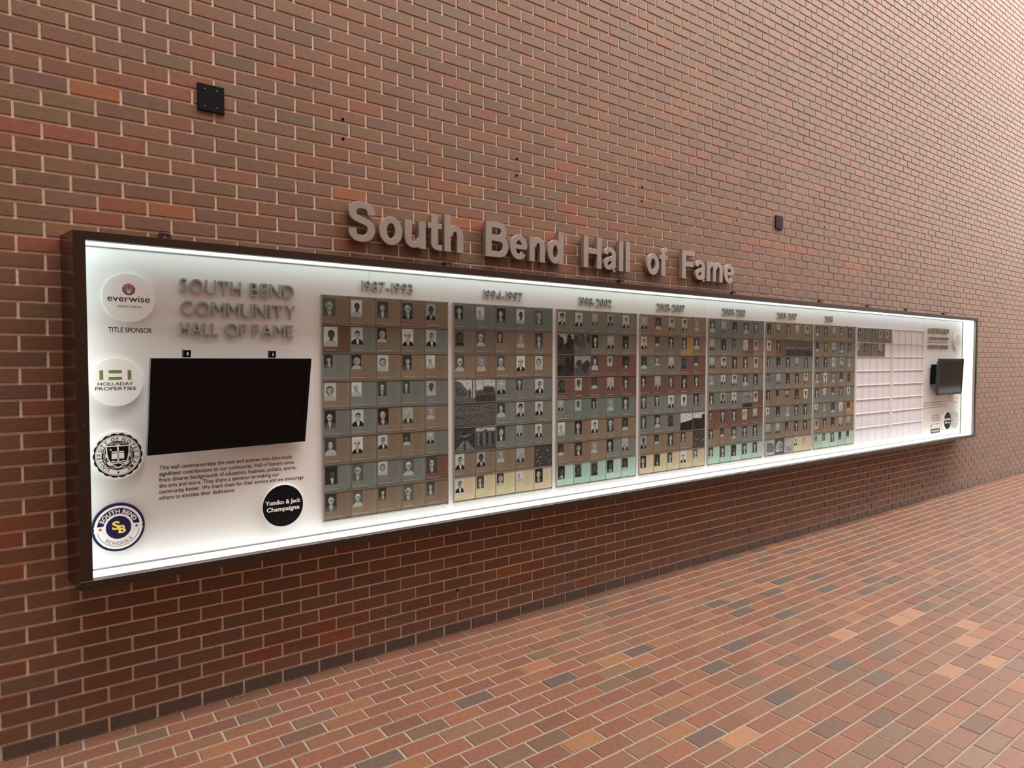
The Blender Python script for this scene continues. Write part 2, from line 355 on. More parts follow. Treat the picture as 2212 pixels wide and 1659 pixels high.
def glyph_mesh(ch, width, height, y0, y1):
    w0, strokes = G[ch]; sx = width / w0; b = MB(); eps = 0.0
    for pts, tv, th, closed in strokes:
        n = len(pts); fr = []
        for k in range(n):
            a = pts[(k - 1) % n] if (closed or k > 0) else pts[k]; c = pts[(k + 1) % n] if (closed or k < n - 1) else pts[k]
            tx, ty = c[0] - a[0], c[1] - a[1]; l = math.hypot(tx, ty) or 1; nx, ny = -ty / l, tx / l
            # elliptical nib half extents in x and y
            r = 0.5 / math.sqrt((nx / tv) ** 2 + (ny / th) ** 2)
            fr.append(((pts[k][0] + nx * r, pts[k][1] + ny * r), (pts[k][0] - nx * r, pts[k][1] - ny * r)))
        e = 0.0015
        vs = []
        for p, q in fr:
            P = Vector((p[0] * sx, 0, p[1] * height)); Q = Vector((q[0] * sx, 0, q[1] * height)); d = (Q - P).normalized() * e
            vs += [(P.x + d.x, y0 + eps, P.z + d.z), (Q.x - d.x, y0 + eps, Q.z - d.z), (Q.x, y0 + e + eps, Q.z), (Q.x, y1, Q.z), (P.x, y1, P.z), (P.x, y0 + e + eps, P.z)]
        fs = []
        for k in range(n if closed else n - 1):
            A, B_ = 6 * k, 6 * ((k + 1) % n)
            for j in range(6):
                j2 = (j + 1) % 6; fs.append((A + j, A + j2, B_ + j2, B_ + j))
        if not closed: fs += [tuple(range(6))[::-1], tuple(6 * (n - 1) + j for j in range(6))]
        b.add(vs, fs); eps += 0.00012
    me = mesh('letter', b.v, b.f, M_STEEL)
    bm = bmesh.new(); bm.from_mesh(me); bmesh.ops.recalc_face_normals(bm, faces=bm.faces); bm.to_mesh(me); bm.free()
    return me
BASEV = -23.27; CAPH = 3.16 * CH
SIGN = empty('wall_sign', (U(6.36), -0.004, V(BASEV)), 'raised grey metal lettering reading South Bend Hall of Fame on brick above the case', 'sign')
for ch, x0, x1 in [('S', 6.36, 7.157), ('o', 7.283, 8.013), ('u', 8.088, 8.777), ('t', 8.85, 9.334), ('h', 9.415, 10.095), ('B', 10.925, 11.809), ('e', 11.876, 12.597), ('n', 12.674, 13.347),
                   ('d', 13.457, 14.166), ('H', 15.101, 15.977), ('a', 16.083, 16.743), ('l', 16.859, 17.085), ('l', 17.210, 17.436), ('o', 18.365, 19.060), ('f', 19.075, 19.54),
                   ('F', 20.426, 21.209), ('a', 21.25, 21.91), ('m', 21.985, 23.064), ('e', 23.152, 23.87)]:
    me = glyph_mesh(ch, (x1 - x0) * L, CAPH, -0.040, -0.008)
    link('letter', me, SIGN, (U(x0 - 6.36), 0, 0))

# ------------------------------------------------------------------ text with Blender's own built-in font, turned into meshes
def text_raw(s, depth=0.0, bold=0.0, shear=0.0, res=3, space=1.0):
    c = bpy.data.curves.new('tmp', 'FONT'); c.body = s; c.size = 1.0; c.extrude = depth / 2; c.offset = bold; c.shear = shear; c.resolution_u = res; c.space_character = space
    o = bpy.data.objects.new('tmp', c); C.objects.link(o)
    dg = bpy.context.evaluated_depsgraph_get(); dg.update()
    me = bpy.data.meshes.new_from_object(o.evaluated_get(dg), depsgraph=dg)
    v = np.array([w.co[:] for w in me.vertices]) if len(me.vertices) else np.zeros((0, 3)); f = [tuple(p.vertices) for p in me.polygons]
    bpy.data.objects.remove(o); bpy.data.curves.remove(c); bpy.data.meshes.remove(me)
    return v, f
_gc = {}
def gl(ch, depth=0.0, bold=0.0, shear=0.0, res=3):
    k = (ch, depth, bold, shear, res)
    if k not in _gc: _gc[k] = text_raw(ch, depth, bold, shear, res)
    return _gc[k]
_cap = gl('H')[0][:, 1].max()
def text_block(b, s, x0, z0, height, width=None, y=0.0, depth=0.0, bold=0.0, shear=0.0, center=False, right=False, space=1.0, capref=True, res=3):
    """one line of text into MB b: x0, z0 baseline left, cap height 'height'; width stretches it"""
    v, f = text_raw(s, depth, bold, shear, res, space)
    if not len(v): return 0
    k = height / _cap; mnx, mxx = v[:, 0].min(), v[:, 0].max()
    sx = (width / (mxx - mnx)) if width else k
    W = (mxx - mnx) * sx
    off = x0 - (W / 2 if center else (W if right else 0))
    vs = [(off + (p[0] - mnx) * sx, y - p[2] * 1.0 * (1 if depth == 0 else 1), z0 + p[1] * k) for p in v]
    b.add(vs, f); return W
def letters(parent, s, i0, i1, vb, vt, mt, y_back, depth, name='letter', gap=0.13, bold=0.004, spw=0.45, uppercase=True):
    """separate raised letters across [i0, i1] (module units) between courses vb (base) and vt (top)"""
    items = []; x = 0.0
    for ch in s:
        if ch == ' ': x += spw; continue
        v, f = gl(ch, 1.0, bold, 0.0, 8)
        w = v[:, 0].max() - v[:, 0].min(); items.append((ch, x, v, f)); x += w + gap
        if ch == '-': x += 0.06
    total = x - gap; sx = (i1 - i0) * L / total; sz = (vb - vt) * CH / _cap
    for ch, xo, v, f in items:
        mn = v[:, 0].min()
        vs = [((p[0] - mn) * sx, y_back - depth / 2 - p[2] * depth, p[1] * sz) for p in v]
        me = mesh(name, vs, f, mt)
        link(name, me, parent, (U(i0) + xo * sx - parent.location.x, 0, V(vb) - parent.location.z))

# ------------------------------------------------------------------ the display case
D = 1.0                                  # depth of the case in modules
YF, YG, YP = YY(-1.0), YY(-0.81), YY(-0.19)
X0, X1, VT, VB = -0.03, 48.65, -21.66, 0.04
FW = 0.20; OX0, OX1, OVT, OVB = X0 + 0.225, X1 - 0.19, -21.13, -0.50
CASE = empty('display_case', (U(X0), 0, V(VB)), 'long shallow brown metal wall case with a brightly lit white interior', 'display case')
ox, oz = CASE.location.x, CASE.location.z
def cbox(name, i0, i1, y0, y1, v0, v1, mt, bev=0.0, parent=CASE):
    b = MB(); b.box(U(i0) - ox, U(i1) - ox, y0, y1, V(v0) - oz, V(v1) - oz, None, bev); return b.build(name, mt, parent)
# front face rails, with the joint half way seen in the bottom and top rails
for (a, c_) in ((X0, 22.02), (22.025, X1)): cbox('bottom_rail', a, c_, YF, YF + 0.012, VB, OVB, M_FRAME, 0.001)
for (a, c_) in ((X0, 34.47), (34.475, X1)): cbox('top_rail', a, c_, YF, YF + 0.012, OVT, VT, M_FRAME, 0.001)
cbox('side_rail', X0, OX0, YF + 0.0005, YF + 0.012, OVB, OVT, M_FRAME); cbox('side_rail', OX1, X1, YF + 0.0005, YF + 0.012, OVB, OVT, M_FRAME)
# returns of the opening between face and light box
cbox('top_return', OX0, OX1, YF + 0.012, YG, OVT, OVT - 0.10, M_FRAME)
cbox('bottom_return', OX0, OX1, YF + 0.012, YG, OVB + 0.12, OVB, M_FRAME)
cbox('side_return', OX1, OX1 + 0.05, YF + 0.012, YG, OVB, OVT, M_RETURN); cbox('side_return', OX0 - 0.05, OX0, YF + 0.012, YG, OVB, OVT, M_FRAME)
# flared left cheek, right cheek, roof and underside
b = MB(); fl_ = 0.20
b.slab([(0, 0), (1, 0), (1, 1), (0, 1)], 0, 1); b = MB()
z0, z1 = 0.0, V(VT) - oz
b.add([(0, YF + 0.001, z0), (0, YF + 0.001, z1), (-U(fl_), -0.001, z1), (-U(fl_), -0.001, z0 - 0.03 * 0), (0.006, YF + 0.001, z0), (0.006, YF + 0.001, z1), (0.006 - U(fl_), -0.001, z1), (0.006 - U(fl_), -0.001, z0)],
      [(0, 1, 2, 3), (4, 7, 6, 5), (0, 4, 5, 1), (3, 2, 6, 7), (1, 5, 6, 2), (0, 3, 7, 4)])
b.build('side_panel', M_SIDE, CASE)
xe = U(X1) - ox
b = MB(); b.box(xe - 0.006, xe, YF + 0.001, -0.001, z0, z1); b.build('side_panel', M_SIDE, CASE)
b = MB(); b.box(-U(fl_) * 0.0, xe, YF + 0.001, -0.001, z1 - 0.004, z1); b.build('roof_panel', M_FRAME, CASE)
b = MB(); b.box(0, xe, YF + 0.001, -0.001, z0, z0 + 0.004); b.build('base_panel', M_FRAME, CASE)
# white back panels with their vertical seams
seams = [OX0 - 0.03, 6.98, 21.95 - 0.09, 34.35, 42.72, OX1 + 0.02]
for a, c_ in zip(seams[:-1], seams[1:]):
    pm = M_PANELB if abs(a - 34.35) < 0.01 else M_PANEL
    cbox('back_panel', a + 0.004, c_ - 0.004, YP, YP + 0.012, OVB + 0.15, OVT - 0.12, pm)
cbox('edge_trim', OX0, OX1 - 0.02, YP - 0.003, YP + 0.002, OVB + 0.02, OVB - 0.10 + 0.02, M_STRIP); cbox('edge_trim', OX1 - 0.055, OX1 - 0.02, YP - 0.003, YP + 0.002, OVB, OVT, M_STRIP); cbox('edge_trim', OX0, OX1 - 0.02, YP - 0.003, YP + 0.002, OVT + 0.07, OVT, M_STRIP)
cbox('backing_board', X0 + 0.05, X1 - 0.05, YP + 0.013, YP + 0.018, VB - 0.1, VT + 0.1, M_STRIP)
# lit diffuser strips round the inside
g = 0.010
def strip(name, i0, i1, v0, v1, y0=YG, y1=YP - 0.006, mt_=None): return cbox(name, i0, i1, y0, y1, v0, v1, mt_ or M_LIGHT)
strip('bottom_light', OX0, OX1, OVB + 0.12, OVB + 0.02, YG + 0.020)
strip('top_light', OX0, OX1, OVT - 0.02, OVT - 0.12, mt_=M_LIGHTT)
strip('side_light', OX0 - 0.05, OX0 - 0.004, OVB, OVT); strip('side_light', OX1 + 0.004, OX1 + 0.05, OVB, OVT)
cbox('sill_track', OX0, OX1, YG, YG + 0.018, OVB + 0.06, OVB - 0.02, M_LEDGE)
cbox('head_track', OX0, OX1, YP - 0.030, YP - 0.020, OVT + 0.02, OVT - 0.12, M_LEDGE)
# mounting clips along the top, each with its screw
for ci in (1.833, 9.595, 17.115, 24.03, 31.156, 36.0, 40.587, 45.833):
    c = cbox('mounting_clip', ci - 0.125, ci + 0.125, YY(-0.12), 0.0, -21.5, -22.42, M_FRAME, 0.001)
    b = MB(); b.ring(U(ci) - ox, V(-22.1) - oz, 0.0035, 0.0035, 0.0085, 0.0085, YY(-0.12) - 0.003, YY(-0.12), 16); b.build('screw', M_STRIP, c)
for (si, sv) in ((0.10, -0.30), (0.10, -10.0)):
    b = MB(); b.slab(ell(U(si) - ox, V(sv) - oz, 0.0022, 0.0022, 10), YF - 0.001, YF); b.build('screw', M_CHROME, CASE)
# printed text on the back panels
PY = YP - 0.0006
def ptext(name, lines, mt, parent=CASE, **kw):
    b = MB()
    for s, i0, i1, vb, caph in lines:
        text_block(b, s, U(i0) - ox, V(vb) - oz, caph * CH, (i1 - i0) * L if i1 else None, y=PY, **kw)
    return b.build(name, mt, parent)
cp = 0.27
ptext('printed_paragraph', [
    ("This wall commemorates the men and women who have made", 1.605, 4.75, -6.59, cp),
    ("significant contributions to our community. Hall of Famers come", 1.602, 4.792, -6.17, cp),
    ("from diverse backgrounds of education, business, politics, sports,", 1.600, 4.854, -5.77, cp),
    ("the arts and more. They share a devotion to making our", 1.597, 4.404, -5.37, cp),
    ("community better. We thank them for their service and we encourage", 1.595, 5.04, -4.97, cp),
    ("others to emulate their dedication.", 1.592, 3.298, -4.56, cp)], M_INK, bold=0.006, res=2)
ptext('printed_caption', [("TITLE SPONSOR", 0.63, 1.506, -15.72, 0.32)], M_INK, bold=0.004)
rp = M_INKG
ptext('printed_paragraph', [
    ("The South Bend Alumni Association thanks the generous donors and", 42.90, 46.45, -6.55, 0.22),
    ("partners whose support made this wall and display possible in the", 42.90, 46.45, -6.12, 0.22),
    ("Century Center and honors those named here each year.", 42.90, 46.40, -5.69, 0.22)], rp, bold=0.01, res=1)
ptext('printed_caption', [("Donor Panel by", 44.25, 45.15, -4.15, 0.34), ("Alliance Architects", 44.05, 45.25, -3.72, 0.34), ("Center for History", 44.1, 45.22, -3.29, 0.34)], M_INKG, bold=0.01, res=1)
b = MB()
b.ring(U(43.98) - ox, V(-2.45) - oz, 0.011, 0.016, 0.014, 0.020, PY - 0.0002, PY, 24, 100, 380); b.slab([(U(44.0) - ox, V(-2.5) - oz), (U(44.12) - ox, V(-2.5) - oz), (U(44.06) - ox, V(-3.0) - oz)], PY - 0.0002, PY)
text_block(b, "center", U(44.3) - ox, V(-2.75) - oz, 0.2 * CH, U(0.9), y=PY); b.build('printed_logo', M_INKG, CASE)
b = MB(); b.slab([(U(43.96) - ox, V(-1.22) - oz), (U(45.28) - ox, V(-1.22) - oz), (U(45.28) - ox, V(-2.0) - oz), (U(43.96) - ox, V(-2.0) - oz)], PY - 0.001, PY); lb = b.build('printed_label', M_NAVY, CASE)
b = MB(); text_block(b, "HagenDesignCo", U(44.08) - ox, V(-1.48) - oz, 0.34 * CH, U(1.1), y=PY - 0.0014, bold=0.02, shear=0.2); b.build('lettering', M_WHITE, lb)

# raised titles inside the case
t = empty('title_sign', (U(2.1), YP, V(-15.66)), 'raised grey capitals reading South Bend Community Hall of Fame above the left screen', 'sign')
for s, a, c_, vb, vt in [('SOUTH', 2.106, 3.504, -18.50, -19.46), ('BEND', 3.714, 4.826, -18.50, -19.46), ('COMMUNITY', 2.109, 4.863, -16.98, -17.95), ('HALL', 2.101, 2.952, -15.66, -16.50), ('OF', 3.116, 3.621, -15.66, -16.50), ('FAME', 3.766, 4.80, -15.66, -16.50)]:
    letters(t, s, a, c_, vb, vt, M_LETTER, 0, 0.018, bold=0.0)
years = [('1987-1993', 6.733, 8.32), ('1994-1997', 10.83, 12.38), ('1998-2002', 14.88, 16.47), ('2003-2007', 18.93, 20.58), ('2008-2012', 23.05, 24.67), ('2013-2017', 27.15, 28.77), ('2018', 31.34, 32.06)]
words = ['the first portrait rack from the left', 'the second portrait rack from the left', 'the third portrait rack from the left', 'the fourth portrait rack from the left', 'the fifth portrait rack from the left', 'the sixth portrait rack from the left', 'the seventh portrait rack from the left']
for (s, a, c_), wd in zip(years, words):
    t = empty('year_sign', (U(a), YP, V(-19.45)), 'raised grey numerals %s above %s' % (s.replace('-', ' to '), wd), 'year sign', 'year numerals over the portrait racks')
    letters(t, s, a, c_, -19.45, -20.24, M_LETTER, 0, 0.013, name='numeral', gap=0.10, bold=0.004)
t = empty('title_sign', (U(43.25), YP, V(-16.0)), 'raised grey lettering with a dividing bar above the right hand screen', 'sign')
letters(t, 'SOUTH', 43.25, 44.75, -18.62, -19.55, M_LETTER, 0, 0.018); letters(t, 'BEND', 44.98, 46.12, -18.62, -19.55, M_LETTER, 0, 0.018)
letters(t, 'ALUMNI', 43.27, 44.38, -17.55, -18.05, M_LETTER, 0, 0.014); letters(t, 'ASSOCIATION', 44.52, 46.14, -17.55, -18.05, M_LETTER, 0, 0.014)
letters(t, 'CENTURY', 43.27, 44.70, -16.02, -16.68, M_LETTER, 0, 0.014); letters(t, 'CENTER', 44.90, 46.14, -16.02, -16.68, M_LETTER, 0, 0.014)
b = MB(); b.box(0, U(2.9), -0.010, 0, V(-17.12) - t.location.z, V(-17.26) - t.location.z); b.build('divider_bar', M_LETTER, t)

# ------------------------------------------------------------------ sponsor discs
RX, RZ = 0.53 * L, 0.555 * L
def disc(ci, cv, label, mt=M_WHITE, thick=0.022, k=1.0):
    t = empty('sponsor_disc', (U(ci), YP, V(cv)), label, 'sponsor disc', 'round sponsor discs in the case')
    b = MB(); b.ring(0, 0, RX * k, RZ * k, RX * k - 0.0015, RZ * k - 0.0015, -thick + 0.0015, 0, 64)
    n = 64; pts = ell(0, 0, RX * k - 0.0010, RZ * k - 0.0010, n); b.slab(pts, -thick, -0.0005)
    b.build('disc_body', mt, t); return t
DY = -0.0226
def arc_text(b, s, rx, rz, a_mid, sp, height, y, inside=False, bold=0.0, wk=1.0):
    n = len(s); adv = []
    for ch in s:
        if ch == ' ': adv.append(0.35)
        else:
            v, f = gl(ch, 0.0, bold); adv.append(v[:, 0].max() - v[:, 0].min() + 0.10)
    tot = sum(adv); k = height / _cap; ang = a_mid + (sp / 2 if not inside else -sp / 2); x = 0
    for ch, a in zip(s, adv):
        th = math.radians(a_mid + (0.5 - (x + a / 2) / tot) * sp * (1 if not inside else -1)); x += a
        if ch == ' ': continue
        v, f = gl(ch, 0.0, bold); mid = (v[:, 0].max() + v[:, 0].min()) / 2
        wx_ = k * wk
        r0, r1 = (rx, rz)
        cx, cz = r0 * math.cos(th), r1 * math.sin(th)
        tx, tz = (math.sin(th), -math.cos(th)) if not inside else (-math.sin(th), math.cos(th))
        nx_, nz_ = (math.cos(th), math.sin(th)) if not inside else (-math.cos(th), -math.sin(th))
        vs = [(cx + (p[0] - mid) * wx_ * tx + p[1] * k * nx_, y, cz + (p[0] - mid) * wx_ * tz + p[1] * k * nz_) for p in v]
        b.add(vs, f)
def flat(parent, name, mt, fn):
    b = MB(); fn(b); return b.build(name, mt, parent)
# everwise
t = disc(1.043, -17.94, 'white sponsor disc with a plum leaf emblem and the word everwise')
R0 = 0.0265; cz0 = 0.040
def band(b, a0, a1, y):                                  # slice of the round emblem between two polar angles from the top, both sides
    pr = [(R0 * math.sin(math.radians(a)), cz0 + R0 * math.cos(math.radians(a))) for a in np.linspace(a0, a1, 9)]
    b.poly(pr + [(-x, z) for x, z in pr[::-1]], y)
flat(t, 'emblem_leaf', M_MAUVE, lambda b: band(b, 0.5, 62, DY - 0.0002))
flat(t, 'emblem_leaf', M_MAUVE2, lambda b: band(b, 62, 98, DY - 0.0002))
flat(t, 'emblem_leaf', M_PLUM, lambda b: band(b, 98, 179.5, DY - 0.0002))
def ribs(b):
    for sg in (-1, 1):
        for ang, cz_, w_ in ((24, 0.2, 0.0016), (58, 0.0, 0.0018), (92, -0.25, 0.0018), (126, -0.5, 0.0018)):
            ex, ez = R0 * 1.01 * math.sin(math.radians(ang)), cz0 + R0 * 1.01 * math.cos(math.radians(ang))
            cx2, cz2 = R0 * 0.06, cz0 + R0 * cz_
            line = []
            for q in range(11):
                u = q / 10; line.append(((1 - u) ** 2 * 0.0004 + 2 * u * (1 - u) * cx2 + u * u * ex, (1 - u) ** 2 * (cz0 - R0) + 2 * u * (1 - u) * cz2 + u * u * ez))
            lo_ = []; hi_ = []
            for q in range(11):
                p0, p1 = line[max(0, q - 1)], line[min(10, q + 1)]; dx, dz = p1[0] - p0[0], p1[1] - p0[1]; l_ = math.hypot(dx, dz)
                lo_.append((sg * (line[q][0] - dz / l_ * w_ / 2), line[q][1] + dx / l_ * w_ / 2)); hi_.append((sg * (line[q][0] + dz / l_ * w_ / 2), line[q][1] - dx / l_ * w_ / 2))
            for q in range(10): b.poly([lo_[q], lo_[q + 1], hi_[q + 1], hi_[q]], DY - 0.0006)
flat(t, 'emblem_ribs', M_WHITE, ribs)
flat(t, 'lettering', M_INK, lambda b: text_block(b, 'everwise', 0, -0.018, 0.030, 0.172, y=DY - 0.0002, center=True, bold=0.0))
flat(t, 'lettering', M_INKG, lambda b: text_block(b, 'CREDIT UNION', 0, -0.045, 0.0095, 0.098, y=DY - 0.0002, center=True))
# holladay
t = disc(0.762, -12.51, 'white sponsor disc with green bars and the words Holladay Properties')
def bars(b):
    for x0_, x1_, z0_, z1_ in ((-0.066, -0.052, 0.012, 0.056), (0.046, 0.060, 0.012, 0.056), (-0.030, 0.022, 0.043, 0.056), (-0.030, 0.022, 0.012, 0.025)): b.poly([(x0_, z0_), (x1_, z0_), (x1_, z1_), (x0_, z1_)], DY - 0.0002)
flat(t, 'emblem_bars', M_GREEN, bars)
flat(t, 'lettering', M_INK, lambda b: (text_block(b, 'HOLLADAY', -0.003, -0.014, 0.0145, 0.142, y=DY - 0.0002, center=True), text_block(b, 'PROPERTIES', -0.003, -0.036, 0.0145, 0.162, y=DY - 0.0002, center=True)))
# university seal
t = disc(0.762, -7.80, 'white sponsor disc with a black scalloped university seal and shield')
kx, kz = RX, RZ
def scallop(r, n, amp):
    return [((r + amp * abs(math.cos(n * a / 2))) * kx * math.cos(a), (r + amp * abs(math.cos(n * a / 2))) * kz * math.sin(a)) for a in [2 * math.pi * k / 240 for k in range(240)]]
def sealouter(b):
    o = scallop(0.870, 18, 0.055); i_ = ell(0, 0, 0.84 * kx, 0.84 * kz, 240); n = 240
    b.add([(p[0], DY - 0.0002, p[1]) for p in o] + [(p[0], DY - 0.0002, p[1]) for p in i_], [(k, (k + 1) % n, n + (k + 1) % n, n + k) for k in range(n)])
    b.ring(0, 0, 0.805 * kx, 0.805 * kz, 0.797 * kx, 0.797 * kz, DY - 0.0002, DY, 80)
    b.ring(0, 0, 0.60 * kx, 0.60 * kz, 0.565 * kx, 0.565 * kz, DY - 0.0002, DY, 80)
    for (cx, cz) in ((0, .33), (0, -.33), (.33, 0), (-.33, 0)):
        b.ring(cx * kx, cz * kz, .24 * kx, .24 * kz, .21 * kx, .21 * kz, DY - 0.0002, DY, 40); b.ring(cx * kx, cz * kz, .18 * kx, .18 * kz, .15 * kx, .15 * kz, DY - 0.0002, DY, 40)
    for a in (45, 135, 225, 315):
        b.ring(.30 * kx * math.cos(math.radians(a)), .30 * kz * math.sin(math.radians(a)), .26 * kx, .26 * kz, .22 * kx, .22 * kz, DY - 0.0002, DY, 40)
flat(t, 'seal_ring', M_INK, sealouter)
def sealtxt(b):
    arc_text(b, 'UNIVERSITY OF NOTRE DAME', 0.62 * kx, 0.62 * kz, 90, 306, 0.0155, DY - 0.0002, bold=0.006, wk=0.95)
    b.poly(ell(0, -0.70 * kz, 0.004, 0.004, 16), DY - 0.0002)
flat(t, 'lettering', M_INK, sealtxt)
def shield_pts(k, dz=0):
    top_ = [(-.41 * k, .38 * k), (.41 * k, .38 * k)]
    side = [(.41 * k, .38 * k), (.40 * k, .10 * k), (.35 * k, -.14 * k), (.24 * k, -.33 * k), (.10 * k, -.44 * k), (0, -.49 * k)]
    p = [(-x, z) for x, z in side[::-1]] + side
    return [(x * kx, z * kz + dz) for x, z in p]
flat(t, 'shield', M_WHITE, lambda b: b.poly(shield_pts(1.10), DY - 0.0006))
flat(t, 'shield', M_INK, lambda b: b.poly(shield_pts(0.98), DY - 0.0008))
def book(b):
    q = lambda x0_, x1_, z0_, z1_: b.poly([(x0_ * kx, z0_ * kz), (x1_ * kx, z0_ * kz), (x1_ * kx, z1_ * kz), (x0_ * kx, z1_ * kz)], DY - 0.0011)
    q(-.03, .03, -.28, .36); q(-.24, .22, .12, .17); q(-.24, -.012, -.14, .09); q(.012, .23, -.14, .09)
    for zc in (-.22, -.30):
        b.poly([((-.25 + .05 * j) * kx, (zc + .022 * math.sin(j * 1.57)) * kz) for j in range(11)] + [((.25 - .05 * j) * kx, (zc - .04 + .022 * math.sin((10 - j) * 1.57)) * kz) for j in range(11)], DY - 0.0011)
    b.poly([((-.27 + .05 * (1 if k % 2 == 0 else .5) * math.cos(k * math.pi / 6)) * kx, (.25 + .05 * (1 if k % 2 == 0 else .5) * math.sin(k * math.pi / 6)) * kz) for k in range(12)], DY - 0.0011)
flat(t, 'shield_emblem', M_WHITE, book)
# south bend schools
t = disc(0.743, -3.14, 'navy and white sponsor disc with yellow SB monogram and the words South Bend Schools', mt=M_NAVY)
flat(t, 'roundel', M_WHITE, lambda b: b.poly(ell(0, 0, .90 * kx, .90 * kz, 64), DY - 0.0003))
flat(t, 'roundel', M_NAVY, lambda b: b.slab([(.80 * kx * math.cos(math.radians(a)), .80 * kz * math.sin(math.radians(a))) for a in range(2, 181, 4)] , DY - 0.0008, DY))
flat(t, 'roundel', M_WHITE, lambda b: b.poly(ell(0, 0, .565 * kx, .565 * kz, 64), DY - 0.0011))
flat(t, 'roundel', M_NAVY, lambda b: b.poly(ell(0, 0, .475 * kx, .475 * kz, 64), DY - 0.0014))
def thinline(b): b.ring(0, 0, .80 * kx, .80 * kz, .785 * kx, .785 * kz, DY - 0.0007, DY, 50, 192, 348)
flat(t, 'roundel_line', M_INK, thinline)
def ribbon(b):
    for sg in (-1, 1):
        b.poly([(sg * .50 * kx, .10 * kz), (sg * .93 * kx, .10 * kz), (sg * .86 * kx, -.01 * kz), (sg * .93 * kx, -.13 * kz), (sg * .50 * kx, -.13 * kz)], DY - 0.0010)
flat(t, 'ribbon', M_WHITE, ribbon)
flat(t, 'star', M_RED, lambda b: [b.poly([((sg * .68 + .085 * (1 if k % 2 == 0 else .42) * math.sin(k * math.pi / 5)) * kx, (-.015 + .085 * (1 if k % 2 == 0 else .42) * math.cos(k * math.pi / 5)) * kz) for k in range(10)], DY - 0.0013) for sg in (-1, 1)])
flat(t, 'lettering', M_WHITE, lambda b: arc_text(b, 'SOUTH BEND', .60 * kx, .60 * kz, 90, 140, 0.0165, DY - 0.0012, bold=0.03, wk=1.15))
flat(t, 'lettering', M_INKG, lambda b: arc_text(b, 'SCHOOLS', .735 * kx, .735 * kz, 270, 92, 0.0145, DY - 0.0012, inside=True, wk=1.15))
def mono(b):
    pass
flat(t, 'monogram_letter', M_YELLOW, lambda b: text_block(b, 'S', -0.026, -0.008, 0.036, 0.031, y=DY - 0.0016, center=False, bold=0.035))
flat(t, 'monogram_letter', M_YELLOW, lambda b: text_block(b, 'B', -0.001, -0.026, 0.034, 0.030, y=DY - 0.0018, bold=0.035))
# black disc lower left
t = disc(4.466, -3.18, 'black sponsor disc with bold white lettering beneath the printed paragraph')
flat(t, 'disc_face', M_INK, lambda b: b.slab(ell(0, 0, RX * .985, RZ * .985, 64), DY - 0.0004, DY))
flat(t, 'lettering', M_WHITE, lambda b: (text_block(b, 'Yumiko & Jack', 0, 0.010, 0.0215, 0.186, y=DY - 0.0007, center=True, bold=0.03), text_block(b, 'Champaigne', 0, -0.026, 0.0215, 0.172, y=DY - 0.0007, center=True, bold=0.03)))
# right end discs
t = disc(47.48, -17.30, 'white sponsor disc with a fine grey ring at the top right of the case')
flat(t, 'seal_ring', M_INKG, lambda b: (b.ring(0, 0, .82 * RX, .82 * RZ, .80 * RX, .80 * RZ, DY - 0.0003, DY, 48), b.ring(0, 0, .58 * RX, .58 * RZ, .56 * RX, .56 * RZ, DY - 0.0003, DY, 48)))
flat(t, 'lettering', M_INKG, lambda b: [text_block(b, s_, 0, z_, 0.012, w_, y=DY - 0.0003, center=True, bold=0.01) for s_, z_, w_ in (('THE', 0.035, 0.045), ('CITY', 0.012, 0.06), ('SOUTH', -0.012, 0.075), ('BEND', -0.035, 0.055))])
t = disc(47.35, -7.85, 'white sponsor disc with a dark red rim partly hidden below the right screen')
flat(t, 'disc_rim', M_RED, lambda b: b.ring(0, 0, .99 * RX, .99 * RZ, .93 * RX, .93 * RZ, DY - 0.0004, DY, 64))
flat(t, 'lettering', M_RED, lambda b: text_block(b, 'SOUTH BEND', 0, -0.05, 0.010, 0.10, y=DY - 0.0004, center=True))
t = disc(46.12, -3.20, 'black sponsor disc with white lettering at the lower right of the case')
flat(t, 'disc_face', M_INK, lambda b: b.slab(ell(0, 0, RX * .95, RZ * .985, 64), DY - 0.0004, DY))
flat(t, 'lettering', M_WHITE, lambda b: (text_block(b, 'Schafer', 0, 0.006, 0.028, 0.20, y=DY - 0.0007, center=True, bold=0.04), text_block(b, 'Dewey', 0, -0.034, 0.024, 0.15, y=DY - 0.0007, center=True, bold=0.04)))
t = disc(47.36, -3.17, 'pale grey sponsor disc with white lettering in the lower right corner', mt=M_GREYD)
flat(t, 'lettering', M_WHITE, lambda b: (text_block(b, 'Teaching', 0, 0.010, 0.026, 0.185, y=DY - 0.0007, center=True, bold=0.04), text_block(b, 'Bowl', 0, -0.030, 0.024, 0.11, y=DY - 0.0007, center=True, bold=0.04)))

